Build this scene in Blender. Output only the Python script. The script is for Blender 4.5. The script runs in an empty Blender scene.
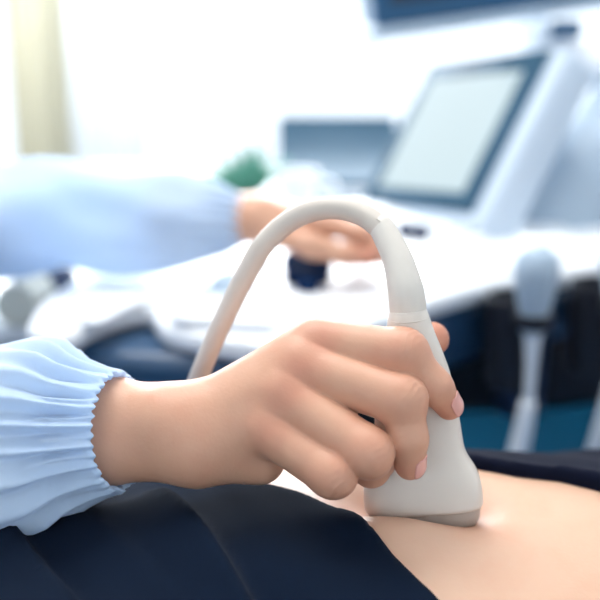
import bpy, bmesh, math, random
import numpy as np
from mathutils import Vector, Matrix
random.seed(4)
rng = np.random.default_rng(4)
C = bpy.context.scene.collection
SC = bpy.context.scene

# ---------------------------------------------------------------- camera, sky, light, exposure
CAM_Z, PITCH, LENS = 1.12, math.radians(17.0), 62.0
F_PX = 600 * LENS / 36.0
cam_data = bpy.data.cameras.new('camera'); cam = bpy.data.objects.new('camera', cam_data); C.objects.link(cam)
cam.location = (0, 0, CAM_Z); cam.rotation_euler = (math.pi / 2 - PITCH, 0, 0)
cam_data.lens = LENS; cam_data.sensor_width = 36; cam_data.sensor_fit = 'HORIZONTAL'
cam_data.clip_start = 0.02
cam_data.dof.use_dof = True; cam_data.dof.focus_distance = 0.468; cam_data.dof.aperture_fstop = 4.4
SC.camera = cam

world = bpy.data.worlds.new('daylight'); SC.world = world; world.use_nodes = True
bg = world.node_tree.nodes['Background']
bg.inputs['Color'].default_value = (0.82, 0.91, 1.0, 1); bg.inputs['Strength'].default_value = 1.55

def area(name, loc, target, sx, sy, power, col):
    l = bpy.data.lights.new(name, 'AREA'); l.shape = 'RECTANGLE'; l.size = sx; l.size_y = sy
    l.energy = power; l.color = col
    o = bpy.data.objects.new(name, l); C.objects.link(o); o.location = loc
    o.rotation_euler = (Vector(target) - Vector(loc)).to_track_quat('-Z', 'Y').to_euler()
    return o
area('window_daylight', (-0.4, 3.6, 2.3), (0.0, 0.5, 0.9), 3.2, 1.8, 380, (0.93, 0.97, 1.0))
area('overhead_fill', (-0.25, 0.95, 2.62), (-0.1, 0.5, 0.9), 1.2, 1.2, 34, (1.0, 0.97, 0.93))  # added overhead fill with no fitting, brightens upward-facing surfaces

SC.view_settings.view_transform = 'Standard'; SC.view_settings.look = 'None'
SC.view_settings.gamma = 1.0; SC.view_settings.use_curve_mapping = False
SC.view_settings.exposure = 0.24

# ---------------------------------------------------------------- helpers
cp, sp = math.cos(PITCH), math.sin(PITCH)
def P(px, py, d):
    """point seen at a place of the photograph, d metres along the view axis"""
    u, v = (px - 300) / F_PX, (py - 300) / F_PX
    return np.array([d * u, d * (cp - v * sp), CAM_Z - d * (sp + v * cp)])
def PZ(px, py, z):
    u, v = (px - 300) / F_PX, (py - 300) / F_PX
    return P(px, py, (CAM_Z - z) / (sp + v * cp))

def srgb(r, g, b):
    f = lambda c: (c / 255 / 12.92) if c / 255 <= 0.04045 else ((c / 255 + 0.055) / 1.055) ** 2.4
    return (f(r), f(g), f(b), 1)

def mat(name, col, rough=0.5, spec=0.5, metal=0.0, noise=0.0, nscale=40, bump=0.0, bscale=200, sss=0.0, sssr=(1, .4, .25), emit=None, estr=0, coat=0, sheen=0):
    m = bpy.data.materials.new(name); m.use_nodes = True
    nt = m.node_tree; b = nt.nodes['Principled BSDF']
    b.inputs['Base Color'].default_value = col; b.inputs['Roughness'].default_value = rough
    b.inputs['Specular IOR Level'].default_value = spec; b.inputs['Metallic'].default_value = metal
    b.inputs['Coat Weight'].default_value = coat; b.inputs['Sheen Weight'].default_value = sheen
    if sss:
        b.inputs['Subsurface Weight'].default_value = sss; b.inputs['Subsurface Radius'].default_value = sssr
        b.inputs['Subsurface Scale'].default_value = 0.006
    tc = nt.nodes.new('ShaderNodeTexCoord')
    if noise:
        n = nt.nodes.new('ShaderNodeTexNoise'); n.inputs['Scale'].default_value = nscale; n.inputs['Detail'].default_value = 3
        nt.links.new(tc.outputs['Object'], n.inputs['Vector'])
        r = nt.nodes.new('ShaderNodeMapRange'); r.inputs['To Min'].default_value = 1 - noise; r.inputs['To Max'].default_value = 1 + noise
        nt.links.new(n.outputs['Fac'], r.inputs['Value'])
        x = nt.nodes.new('ShaderNodeMix'); x.data_type = 'RGBA'; x.blend_type = 'MULTIPLY'; x.inputs['Factor'].default_value = 1
        x.inputs['A'].default_value = col
        nt.links.new(r.outputs['Result'], x.inputs['B']); nt.links.new(x.outputs['Result'], b.inputs['Base Color'])
    if bump:
        n = nt.nodes.new('ShaderNodeTexNoise'); n.inputs['Scale'].default_value = bscale; n.inputs['Detail'].default_value = 4
        nt.links.new(tc.outputs['Object'], n.inputs['Vector'])
        bp = nt.nodes.new('ShaderNodeBump'); bp.inputs['Strength'].default_value = bump; bp.inputs['Distance'].default_value = 0.001
        nt.links.new(n.outputs['Fac'], bp.inputs['Height']); nt.links.new(bp.outputs['Normal'], b.inputs['Normal'])
    if emit:
        b.inputs['Emission Color'].default_value = emit; b.inputs['Emission Strength'].default_value = estr
    return m

def skin_mat(name, base, flush_shade):
    m = mat(name, base, rough=0.46, spec=0.4, sss=0.10, bump=0.10, bscale=600)
    nt = m.node_tree; b = nt.nodes['Principled BSDF']
    at = nt.nodes.new('ShaderNodeAttribute'); at.attribute_name = 'flush_shade'
    tc = nt.nodes.new('ShaderNodeTexCoord'); n = nt.nodes.new('ShaderNodeTexNoise')
    n.inputs['Scale'].default_value = 55; n.inputs['Detail'].default_value = 4
    nt.links.new(tc.outputs['Object'], n.inputs['Vector'])
    mp = nt.nodes.new('ShaderNodeMapRange'); mp.inputs['From Min'].default_value = .35; mp.inputs['From Max'].default_value = .75
    mp.inputs['To Min'].default_value = -0.05; mp.inputs['To Max'].default_value = .16
    nt.links.new(n.outputs['Fac'], mp.inputs['Value'])
    ad = nt.nodes.new('ShaderNodeMath'); ad.operation = 'ADD'; ad.use_clamp = True
    nt.links.new(at.outputs['Fac'], ad.inputs[0]); nt.links.new(mp.outputs['Result'], ad.inputs[1])
    x = nt.nodes.new('ShaderNodeMix'); x.data_type = 'RGBA'
    x.inputs['A'].default_value = base; x.inputs['B'].default_value = flush_shade
    nt.links.new(ad.outputs[0], x.inputs['Factor']); nt.links.new(x.outputs['Result'], b.inputs['Base Color'])
    return m

def cloth_mat(name, col, rough=0.85, weave=1400, bump=0.25, trans=0.0, sheen=0.15):
    m = mat(name, col, rough=rough, spec=0.08, noise=0.06, nscale=18, sheen=sheen)
    nt = m.node_tree; b = nt.nodes['Principled BSDF']
    tc = nt.nodes.new('ShaderNodeTexCoord'); n = nt.nodes.new('ShaderNodeTexNoise'); n.inputs['Scale'].default_value = weave
    nt.links.new(tc.outputs['Object'], n.inputs['Vector'])
    bp = nt.nodes.new('ShaderNodeBump'); bp.inputs['Strength'].default_value = bump; bp.inputs['Distance'].default_value = 0.0005
    nt.links.new(n.outputs['Fac'], bp.inputs['Height']); nt.links.new(bp.outputs['Normal'], b.inputs['Normal'])
    if trans:
        out = nt.nodes['Material Output']; t = nt.nodes.new('ShaderNodeBsdfTranslucent'); t.inputs['Color'].default_value = col
        mx = nt.nodes.new('ShaderNodeMixShader'); mx.inputs['Fac'].default_value = trans
        nt.links.new(b.outputs[0], mx.inputs[1]); nt.links.new(t.outputs[0], mx.inputs[2]); nt.links.new(mx.outputs[0], out.inputs['Surface'])
    return m

def thing(name, label, cat, loc=(0, 0, 0), group=None):
    o = bpy.data.objects.new(name, None); C.objects.link(o); o.location = [float(c) for c in loc]
    o.empty_display_size = 0.05
    o['label'] = label; o['category'] = cat
    if group: o['group'] = group
    return o
def tag(o, label, cat, group=None):
    o['label'] = label; o['category'] = cat
    if group: o['group'] = group
    return o
BASE = {}
def origin_of(o):
    p = np.zeros(3)
    while o is not None:
        p = p + np.array(o.location); o = o.parent
    return p
def mesh(name, V, Fc, m, parent=None, smooth=True, label=None, loc=None):
    """V in world coordinates"""
    V = np.asarray(V, float)
    off = origin_of(parent) if parent else np.zeros(3)
    if loc is not None: off = np.asarray(loc, float)
    me = bpy.data.meshes.new(name)
    me.from_pydata((V - off).tolist(), [], [tuple(int(i) for i in f) for f in Fc] if not isinstance(Fc, np.ndarray) else Fc.tolist())
    me.update()
    if smooth: me.polygons.foreach_set('use_smooth', [True] * len(me.polygons))
    if m: me.materials.append(m)
    o = bpy.data.objects.new(name, me); C.objects.link(o)
    if parent: o.parent = parent
    elif loc is not None: o.location = [float(c) for c in loc]
    if label: o['label'] = label
    return o
def struct(o): o['kind'] = 'structure'; return o
def from_bm(name, bm, m, parent=None, smooth=False, label=None, loc=None, M=None):
    bmesh.ops.recalc_face_normals(bm, faces=bm.faces)
    bm.verts.ensure_lookup_table(); bm.verts.index_update()
    V = np.array([v.co[:] for v in bm.verts]); Fc = [[v.index for v in f.verts] for f in bm.faces]
    bm.free()
    if M is not None:
        M = np.array(M); V = V @ M[:3, :3].T + M[:3, 3]
    o = mesh(name, V, Fc, m, parent, True, label, loc)
    if not smooth:
        try: o.data.set_sharp_from_angle(angle=math.radians(35))
        except Exception: pass
    return o
def frame(o, x, y, z):
    M = np.eye(4); M[:3, 0] = x; M[:3, 1] = y; M[:3, 2] = z; M[:3, 3] = o; return M
def unit(v): v = np.asarray(v, float); return v / np.linalg.norm(v)
def box_bm(x0, x1, y0, y1, z0, z1, bev=0.0, seg=2):
    bm = bmesh.new(); bmesh.ops.create_cube(bm, size=1)
    for v in bm.verts:
        v.co = ((x0 + x1) / 2 + v.co.x * (x1 - x0), (y0 + y1) / 2 + v.co.y * (y1 - y0), (z0 + z1) / 2 + v.co.z * (z1 - z0))
    if bev: bmesh.ops.bevel(bm, geom=bm.edges[:], offset=bev, segments=seg, affect='EDGES', profile=0.5)
    return bm
def box(name, x0, x1, y0, y1, z0, z1, m, parent=None, bev=0.0, seg=2, M=None, label=None, loc=None):
    return from_bm(name, box_bm(x0, x1, y0, y1, z0, z1, bev, seg), m, parent, label=label, M=M, loc=loc)
def prism_bm(poly, z0, z1, bev=0.0, seg=3):
    bm = bmesh.new()
    lo = [bm.verts.new((p[0], p[1], z0)) for p in poly]; hi = [bm.verts.new((p[0], p[1], z1)) for p in poly]
    n = len(poly); bm.faces.new(lo[::-1]); bm.faces.new(hi)
    for i in range(n): bm.faces.new((lo[i], lo[(i + 1) % n], hi[(i + 1) % n], hi[i]))
    bmesh.ops.recalc_face_normals(bm, faces=bm.faces)
    if bev:
        es = [e for e in bm.edges if abs(e.verts[0].co.z - e.verts[1].co.z) < 1e-6]
        bmesh.ops.bevel(bm, geom=es, offset=bev, segments=seg, affect='EDGES', profile=0.5)
    return bm
def smooth_poly(pts, n=12):
    pts = np.asarray(pts, float); N = len(pts); out = []
    for i in range(N):
        p0, p1, p2, p3 = pts[i - 1], pts[i], pts[(i + 1) % N], pts[(i + 2) % N]
        for t in np.linspace(0, 1, n, endpoint=False):
            out.append(0.5 * (2 * p1 + (p2 - p0) * t + (2 * p0 - 5 * p1 + 4 * p2 - p3) * t * t + (3 * p1 - p0 - 3 * p2 + p3) * t ** 3))
    return np.array(out)
def crom(pts, n=12):
    pts = np.asarray(pts, float); N = len(pts); out = []
    ex = np.vstack([2 * pts[0] - pts[1], pts, 2 * pts[-1] - pts[-2]])
    for i in range(N - 1):
        p0, p1, p2, p3 = ex[i], ex[i + 1], ex[i + 2], ex[i + 3]
        for t in np.linspace(0, 1, n, endpoint=False):
            out.append(0.5 * (2 * p1 + (p2 - p0) * t + (2 * p0 - 5 * p1 + 4 * p2 - p3) * t * t + (3 * p1 - p0 - 3 * p2 + p3) * t ** 3))
    out.append(pts[-1]); return np.array(out)
def frames(path, up=(0, 0, 1)):
    T = np.gradient(path, axis=0); T /= np.linalg.norm(T, axis=1)[:, None]
    n = np.asarray(up, float); n = n - T[0] * n.dot(T[0]); n /= np.linalg.norm(n); Ns = []
    for t in T:
        n = n - t * n.dot(t); n /= np.linalg.norm(n); Ns.append(n.copy())
    Ns = np.array(Ns); return T, Ns, np.cross(T, Ns)
def rings_mesh(R, cap=True):
    """R: list of (k,3) rings -> verts, faces"""
    k = len(R[0]); V = np.vstack(R); Fc = []
    for i in range(len(R) - 1):
        for j in range(k):
            a, b = i * k + j, i * k + (j + 1) % k
            Fc.append((a, b, b + k, a + k))
    if cap:
        Fc.append(tuple(range(k - 1, -1, -1))); Fc.append(tuple(range((len(R) - 1) * k, len(R) * k)))
    return V, Fc
def tube(name, pts, rad, m, parent=None, n=12, k=20, label=None, loc=None, cap=True):
    pts = np.asarray(pts, float); path = crom(pts, n) if len(pts) > 2 else pts
    rad = np.asarray(rad if np.ndim(rad) else [rad] * len(pts), float)
    r = np.interp(np.linspace(0, 1, len(path)), np.linspace(0, 1, len(rad)), rad)
    T, N, B = frames(path, (0, 0.3, 1) if abs(unit(path[1] - path[0])[2]) < .9 else (1, 0, 0))
    a = np.linspace(0, 2 * np.pi, k, endpoint=False)
    R = [path[i] + r[i] * (np.cos(a)[:, None] * N[i] + np.sin(a)[:, None] * B[i]) for i in range(len(path))]
    V, Fc = rings_mesh(R, cap); return mesh(name, V, Fc, m, parent, True, label, loc)
def lathe(name, prof, m, parent=None, k=32, M=None, label=None, loc=None):
    """prof: (r, z) pairs from bottom to top around local z"""
    a = np.linspace(0, 2 * np.pi, k, endpoint=False)
    R = [np.stack([max(r, 1e-4) * np.cos(a), max(r, 1e-4) * np.sin(a), np.full(k, z)], 1) for r, z in prof]
    V, Fc = rings_mesh(R)
    if M is not None:
        M = np.array(M); V = V @ M[:3, :3].T + M[:3, 3]
    o = mesh(name, V, Fc, m, parent, True, label, loc)
    try: o.data.set_sharp_from_angle(angle=math.radians(40))
    except Exception: pass
    return o
def T3(x, y, z): M = np.eye(4); M[:3, 3] = (x, y, z); return M

# ---------------------------------------------------------------- implicit surfaces for bodies and cloth
def smin(a, b, k):
    h = np.maximum(k - np.abs(a - b), 0) / k
    return np.minimum(a, b) - h * h * k * 0.25
def cone(p, a, b, ra, rb):
    """rounded cone"""
    a = np.asarray(a); b = np.asarray(b); ba = b - a; L2 = ba @ ba
    t = np.clip(((p - a) @ ba) / L2, 0, 1)
    q = p - a - t[:, None] * ba
    return np.sqrt((q * q).sum(1)) - (ra + (rb - ra) * t)
def chain(p, pts, rad, k):
    f = None
    for i in range(len(pts) - 1):
        g = cone(p, pts[i], pts[i + 1], rad[i], rad[i + 1]); f = g if f is None else smin(f, g, k)
    return f
def ellip(p, c, ax, r):
    q = (p - np.asarray(c)) @ np.asarray(ax).T / np.asarray(r)
    k0 = np.sqrt((q * q).sum(1)); q2 = q / np.asarray(r); k1 = np.sqrt((q2 * q2).sum(1)) + 1e-9
    return k0 * (k0 - 1) / k1
def surface(f, lo, hi, h, newton=3):
    lo = np.asarray(lo, float); hi = np.asarray(hi, float)
    B = 8; nb = np.ceil((hi - lo) / (h * B)).astype(int); n = nb * B + 1
    cx = [lo[i] + (np.arange(nb[i]) + .5) * h * B for i in range(3)]
    G = np.stack(np.meshgrid(*cx, indexing='ij'), -1).reshape(-1, 3)
    fc = f(G); act = (np.abs(fc) < h * B * 1.5).reshape(nb)
    A = np.repeat(np.repeat(np.repeat(np.where(fc < 0, -1.0, 1.0).reshape(nb), B, 0), B, 1), B, 2)
    D = np.ones(n, np.float32); D[:-1, :-1, :-1] = A
    D[-1] = 1; D[:, -1] = 1; D[:, :, -1] = 1
    m = np.zeros(n, bool)
    for (i, j, k) in np.argwhere(act): m[i * B:i * B + B + 1, j * B:j * B + B + 1, k * B:k * B + B + 1] = True
    I = np.argwhere(m); pts = lo + I * h
    out = np.empty(len(pts))
    for s in range(0, len(pts), 400000): out[s:s + 400000] = f(pts[s:s + 400000])
    D[I[:, 0], I[:, 1], I[:, 2]] = out
    S = D < 0
    c = np.zeros(np.array(n) - 1, np.int8)
    for dx in (0, 1):
        for dy in (0, 1):
            for dz in (0, 1):
                c += S[dx:n[0] - 1 + dx, dy:n[1] - 1 + dy, dz:n[2] - 1 + dz]
    cells = np.argwhere((c > 0) & (c < 8)); idx = -np.ones(np.array(n) - 1, np.int64)
    idx[cells[:, 0], cells[:, 1], cells[:, 2]] = np.arange(len(cells))
    acc = np.zeros((len(cells), 3)); cnt = np.zeros(len(cells))
    corner = [(a, b, d) for a in (0, 1) for b in (0, 1) for d in (0, 1)]
    val = {q: D[cells[:, 0] + q[0], cells[:, 1] + q[1], cells[:, 2] + q[2]] for q in corner}
    for q in corner:
        for ax in range(3):
            if q[ax] == 0:
                r = list(q); r[ax] = 1; r = tuple(r); va, vb = val[q], val[r]
                x = (va < 0) != (vb < 0); t = np.where(x, va / (va - vb + 1e-12), 0)
                e = np.tile(np.array(q, float), (len(cells), 1)); e[:, ax] += t
                acc[x] += e[x]; cnt[x] += 1
    V = lo + (cells + acc / cnt[:, None]) * h
    quads = []
    for ax in range(3):
        b1, b2 = (ax + 1) % 3, (ax + 2) % 3
        sl0 = [slice(None)] * 3; sl1 = [slice(None)] * 3; sl0[ax] = slice(0, -1); sl1[ax] = slice(1, None)
        s0, s1 = S[tuple(sl0)], S[tuple(sl1)]
        e = np.argwhere(s0 != s1)
        e = e[(e[:, b1] > 0) & (e[:, b2] > 0) & (e[:, b1] < n[b1] - 1) & (e[:, b2] < n[b2] - 1)]
        flip = s0[e[:, 0], e[:, 1], e[:, 2]]
        o1 = np.zeros(3, int); o1[b1] = 1; o2 = np.zeros(3, int); o2[b2] = 1
        q = np.stack([idx[tuple((e - o1 - o2).T)], idx[tuple((e - o2).T)], idx[tuple(e.T)], idx[tuple((e - o1).T)]], 1)
        q[~flip] = q[~flip][:, ::-1]; quads.append(q)
    Q = np.vstack(quads); Q = Q[(Q >= 0).all(1)]
    eps = h * 0.25
    for _ in range(newton):
        f0 = f(V); g = np.stack([f(V + np.eye(3)[i] * eps) - f(V - np.eye(3)[i] * eps) for i in range(3)], 1) / (2 * eps)
        st = (f0 / np.maximum((g * g).sum(1), .2))[:, None] * g
        L = np.linalg.norm(st, axis=1)[:, None]; V = V - st * np.minimum(1, h * .6 / np.maximum(L, 1e-9))
    return V, Q
def flush_shade_attr(o, vals):
    a = o.data.attributes.new('flush_shade', 'FLOAT', 'POINT'); a.data.foreach_set('value', np.asarray(vals, np.float32))
def join_vf(parts):
    V, Fc, o = [], [], 0
    for v, f in parts:
        V.append(v); Fc += [tuple(int(i) + o for i in q) for q in f]; o += len(v)
    return np.vstack(V), Fc

# ---------------------------------------------------------------- materials
M_wall = mat('wall_paint', srgb(238, 243, 247), 0.8, noise=.02)
M_floor = mat('teal_vinyl_floor', srgb(0, 60, 86), 0.9, spec=.05, noise=.15, nscale=6)
M_ceil = mat('ceiling_paint', srgb(244, 244, 242), 0.9, noise=.02)
M_white = mat('white_plastic', srgb(240, 244, 249), 0.38, noise=.015, nscale=10)
M_pale = mat('pale_housing_plastic', srgb(190, 205, 221), 0.45, noise=.015, nscale=10)
M_grey = mat('pale_blue_grey_plastic', srgb(166, 185, 203), 0.45, noise=.02, nscale=10)
M_navy = mat('navy_plastic', srgb(22, 42, 76), 0.35, noise=.05, nscale=12)
M_tray = mat('navy_tray_plastic', srgb(40, 72, 104), 0.3, noise=.04, nscale=12)
M_knob = mat('matte_navy_knob', srgb(24, 44, 78), 0.9, spec=.05)
M_black = mat('black_navy_plastic', srgb(17, 21, 33), 0.5, noise=.05, nscale=12)
M_slate = mat('slate_blue_plastic', srgb(52, 84, 106), 0.6, spec=.12, noise=.04, nscale=12)
M_dkblue = mat('deep_blue_plastic', srgb(44, 84, 118), 0.5, spec=.2, noise=.04, nscale=12)
M_screen = mat('lit_touch_screen', srgb(40, 50, 55), 0.5, spec=.1, emit=srgb(206, 226, 231), estr=0.74)
M_probe = mat('probe_housing', srgb(214, 205, 195), 0.34, noise=.015, nscale=60, sss=0.1, sssr=(1, .9, .8))
M_lens = mat('probe_lens', srgb(172, 161, 151), 0.45, noise=.02)
M_relief = mat('strain_relief_rubber', srgb(214, 207, 198), 0.5, noise=.02)
M_cable = mat('cable_sheath', srgb(202, 192, 182), 0.5, noise=.03, nscale=30)
M_seam = mat('seam_ring', srgb(240, 239, 234), 0.4)
M_wcable = mat('white_cable', srgb(225, 232, 240), 0.5, noise=.02)
M_skin = skin_mat('skin_of_hand', srgb(204, 156, 130), srgb(188, 104, 84))
M_belly = skin_mat('skin_of_belly', srgb(213, 174, 149), srgb(198, 130, 98))
M_nail = mat('fingernail', srgb(226, 160, 150), 0.25, 0.6, sss=.2, coat=.3)
M_hair = mat('dark_hair', srgb(30, 24, 22), 0.55, noise=.3, nscale=120)
M_gown = cloth_mat('pale_blue_gown', srgb(209, 229, 252), 0.8, trans=0.38, sheen=.05)
M_trous = cloth_mat('navy_trouser_cloth', srgb(9, 22, 40), 0.95, sheen=.02)
M_shirt = cloth_mat('dark_navy_shirt_cloth', srgb(11, 16, 34), 0.95, sheen=.02)
M_cream = cloth_mat('cream_curtain_cloth', srgb(226, 221, 200), 0.9, weave=300, trans=.28)
M_sheer = cloth_mat('white_sheer_cloth', srgb(244, 248, 253), 0.9, weave=300, trans=.4)
M_leaf = mat('aloe_leaf', srgb(70, 140, 118), 0.45, noise=.15, nscale=30)
M_soil = mat('soil', srgb(60, 45, 35), 0.95, noise=.3, nscale=200)
M_pot = mat('glazed_white', srgb(242, 246, 250), 0.25)
M_paper = mat('paper_roll', srgb(212, 212, 200), 0.9, noise=.03)
M_steel = mat('brushed_steel', srgb(190, 195, 200), 0.35, metal=.9, noise=.05)
M_vinyl = mat('blue_vinyl', srgb(60, 110, 160), 0.5, noise=.05)
M_shoe = mat('white_shoe', srgb(230, 232, 235), 0.5)
M_lamp = mat('lamp_panel', srgb(255, 255, 255), 0.5, emit=(1, .98, .95, 1), estr=3.0)
M_glass = bpy.data.materials.new('window_glass'); M_glass.use_nodes = True
_nt = M_glass.node_tree; _nt.nodes.remove(_nt.nodes['Principled BSDF'])
_t = _nt.nodes.new('ShaderNodeBsdfTransparent'); _g = _nt.nodes.new('ShaderNodeBsdfGlossy'); _g.inputs['Roughness'].default_value = .02
_fr = _nt.nodes.new('ShaderNodeFresnel'); _fr.inputs['IOR'].default_value = 1.3; _mx = _nt.nodes.new('ShaderNodeMixShader')
_nt.links.new(_fr.outputs[0], _mx.inputs[0]); _nt.links.new(_t.outputs[0], _mx.inputs[1]); _nt.links.new(_g.outputs[0], _mx.inputs[2])
_nt.links.new(_mx.outputs[0], _nt.nodes['Material Output'].inputs['Surface'])

# ---------------------------------------------------------------- the room
RX0, RX1, RY0, RY1, RH = -2.4, 2.6, -1.6, 3.2, 2.7
WX0, WX1, WZ0, WZ1 = -1.5, 1.9, 0.42, 2.4
struct(box('floor', RX0, RX1, RY0, RY1, -0.1, 0, M_floor))
struct(box('ceiling', RX0, RX1, RY0, RY1, RH, RH + .1, M_ceil))
struct(box('wall_left', RX0 - .1, RX0, RY0, RY1, 0, RH, M_wall))
struct(box('wall_front', RX0, RX1, RY0 - .1, RY0, 0, RH, M_wall))
struct(box('wall_right', RX1, RX1 + .1, RY0, RY1, 0, RH, M_wall))
parts = []
for (a, b, c, d) in ((RX0, WX0, 0, RH), (WX1, RX1, 0, RH), (WX0, WX1, 0, WZ0), (WX0, WX1, WZ1, RH)):
    bm = box_bm(a, b, RY1, RY1 + .15, c, d); bm.verts.index_update()
    parts.append((np.array([v.co[:] for v in bm.verts]), [[v.index for v in f.verts] for f in bm.faces])); bm.free()
struct(mesh('wall_back', *join_vf(parts), M_wall, smooth=False))
struct(box('baseboard_back', RX0, RX1, RY1 - .015, RY1, 0, .1, M_white))
parts = []
fw = .05
segs = [(WX0, WX1, WZ0, WZ0 + fw), (WX0, WX1, WZ1 - fw, WZ1)]
MX = [WX0, 1.0, WX1]; NP_ = 2
for x in MX:
    segs.append((max(WX0, x - fw / 2), min(WX1, x + fw / 2), WZ0, WZ1))
for (a, b, c, d) in segs:
    bm = box_bm(a, b, RY1 + .04, RY1 + .10, c, d, .004); bm.verts.index_update()
    parts.append((np.array([v.co[:] for v in bm.verts]), [[v.index for v in f.verts] for f in bm.faces])); bm.free()
win = struct(mesh('window_1', *join_vf(parts), M_white, smooth=False))
for i in range(NP_):
    a = MX[i] + fw / 2; b = MX[i + 1] - fw / 2
    box('pane', a, b, RY1 + .068, RY1 + .074, WZ0 + fw, WZ1 - fw, M_glass, win)
struct(box('trim_1', WX0 - .03, WX1 + .03, RY1 - .06, RY1 + .04, WZ0 - .03, WZ0, M_white, bev=.004))

def curtain(name, label, x0, x1, y, z0, z1, m, amp, waves, group=None):
    n = 160; xs = np.linspace(x0, x1, n); ph = rng.uniform(0, 6)
    zz = np.linspace(z1, z0, 14); R = []
    V, Fc = [], []
    for i, z in enumerate(zz):
        k = .55 + .45 * i / 13
        w = np.linspace(0, waves * 2 * np.pi, n) + .5 * np.sin(np.linspace(0, 9, n) + ph)
        yy = y + amp * k * np.sin(w) + amp * .3 * np.sin(2.3 * w + ph)
        V.append(np.stack([xs + .004 * np.sin(w * 2), yy, np.full(n, z)], 1))
    V = np.vstack(V)
    for i in range(13):
        for j in range(n - 1): a = i * n + j; Fc.append((a, a + 1, a + n + 1, a + n))
    root = thing(name, label, 'curtain', ((x0 + x1) / 2, y, z0))
    o = mesh('fabric_panel', V, Fc, m, root)
    tube('curtain_rail', [(x0 - .02, y, z1 + .02), (x1 + .02, y, z1 + .02)], .012, M_steel, root)
    for j in range(6):
        x = x0 + (x1 - x0) * (j + .5) / 6
        lathe('hook', [(.016, -.022), (.018, -.02), (.018, .02), (.016, .022)], M_steel, root, 16, M=frame((x, y, z1 + .015), (0, 0, 1), (0, 1, 0), (-1, 0, 0)))
    return root
xa = P(18, 100, 2.95)[0]; xb = P(76, 100, 2.95)[0]; xc = P(150, 100, 3.0)[0]
curtain('curtain', 'cream curtain hanging in folds beside the bright window', xa, xb, 2.93, .1, 2.48, M_cream, .022, 3.5)
curtain('sheer_curtain', 'white sheer curtain with bluish folds in front of the window', xb - .05, xc, 3.02, .1, 2.48, M_sheer, .016, 5)
for i, (x, y) in enumerate(((-.9, .9), (.9, .9), (-.9, -.6), (.9, -.6))):
    t = thing('ceiling_light', 'square white ceiling light panel above the exam room', 'ceiling light', (x, y, RH - .02), 'ceiling light panels')
    box('frame', x - .3, x + .3, y - .3, y + .3, RH - .02, RH, M_white, t, bev=.004)
    box('diffuser', x - .28, x + .28, y - .28, y + .28, RH - .026, RH - .02, M_lamp, t)

# ---------------------------------------------------------------- window-side desk and what stands on it
DZ = 0.745
desk = thing('desk', 'white desk by the window behind the ultrasound machine', 'desk', (0.1, 2.0, 0))
box('desktop', -.75, 1.15, 1.55, 2.25, DZ - .03, DZ, M_white, desk, bev=.005)
for x in (-.7, 1.1):
    for y in (1.6, 2.2): box('leg', x - .025, x + .025, y - .025, y + .025, 0, DZ - .03, M_steel, desk, bev=.004)
def grounded(px, py, z): return PZ(px, py, z)
# slate lidded printer
c0 = PZ(275, 211, DZ); c1 = PZ(409, 211, DZ)
yp = c0[1]
pr = thing('printer', 'wide printer with slate blue lid behind the white mug', 'printer', ((c0[0] + c1[0]) / 2, yp + .12, DZ))
kx = .5 * (c1[0] - c0[0]); xm = (c0[0] + c1[0]) / 2
from_bm('body', prism_bm([(-.0, 0), (.24, 0), (.24, .065), (0, .035)], -kx + .02, kx - .02, .004), M_white, pr,
        M=frame((xm, yp, DZ), (0, 1, 0), (0, 0, 1), (1, 0, 0)))
from_bm('lid', prism_bm([(.004, .037), (.236, .066), (.29, .125), (.275, .13), (.21, .078), (.004, .049)], -kx, kx, .003), M_slate, pr,
        M=frame((xm, yp, DZ), (0, 1, 0), (0, 0, 1), (1, 0, 0)))
box('paper_slot', -kx + .06, kx - .06, -.004, .01, .012, .02, M_slate, pr, M=T3(xm, yp, DZ))
# mug
mp_ = P(296, 199, 1.63); mp_ = PZ(297, 219, DZ)
mug_s = 45 * mp_[1] / F_PX / 2
mug = thing('mug', 'white mug standing between the plant and the printer', 'mug', (mp_[0], mp_[1], DZ))
h_ = .078
lathe('cup', [(.0, 0), (mug_s * .78, 0), (mug_s * .82, .004), (mug_s * .98, h_), (mug_s, h_ + .001), (mug_s * .93, h_), (mug_s * .8, .01), (0, .008)], M_pot, mug, M=T3(*mug.location))
tube('handle', [mp_ + (mug_s * .9, .005, .062), mp_ + (mug_s + .022, .005, .058), mp_ + (mug_s + .024, .005, .03), mp_ + (mug_s * .84, .005, .018)], .005, M_pot, mug, 8, 10)
# plant
pp = PZ(247, 212, DZ)
pl = thing('potted_plant', 'small green spiky potted plant to the left of the mug', 'potted plant', (pp[0], pp[1], DZ))
lathe('pot', [(0, 0), (.03, 0), (.04, .035), (.042, .036), (.037, .035), (.034, .03), (0, .03)], M_pot, pl, M=T3(*pl.location))
lathe('soil', [(0, .026), (.034, .026), (.034, .031), (0, .032)], M_soil, pl, M=T3(*pl.location))
for i in range(16):
    a = i * 2.4; tilt = .25 + .75 * (i % 5) / 4; L = rng.uniform(.07, .1)
    d_ = np.array([math.cos(a) * math.sin(tilt), math.sin(a) * math.sin(tilt), math.cos(tilt)])
    p0 = np.array([pp[0], pp[1], DZ + .03]) + d_ * .004 + np.array([math.cos(a), math.sin(a), 0]) * .008
    tube('leaf', [p0, p0 + d_ * L * .4, p0 + d_ * L * .75 + (0, 0, -.004 * tilt), p0 + d_ * L + (0, 0, -.02 * tilt)], [.006, .0085, .006, .0008], M_leaf, pl, 5, 8)

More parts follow.
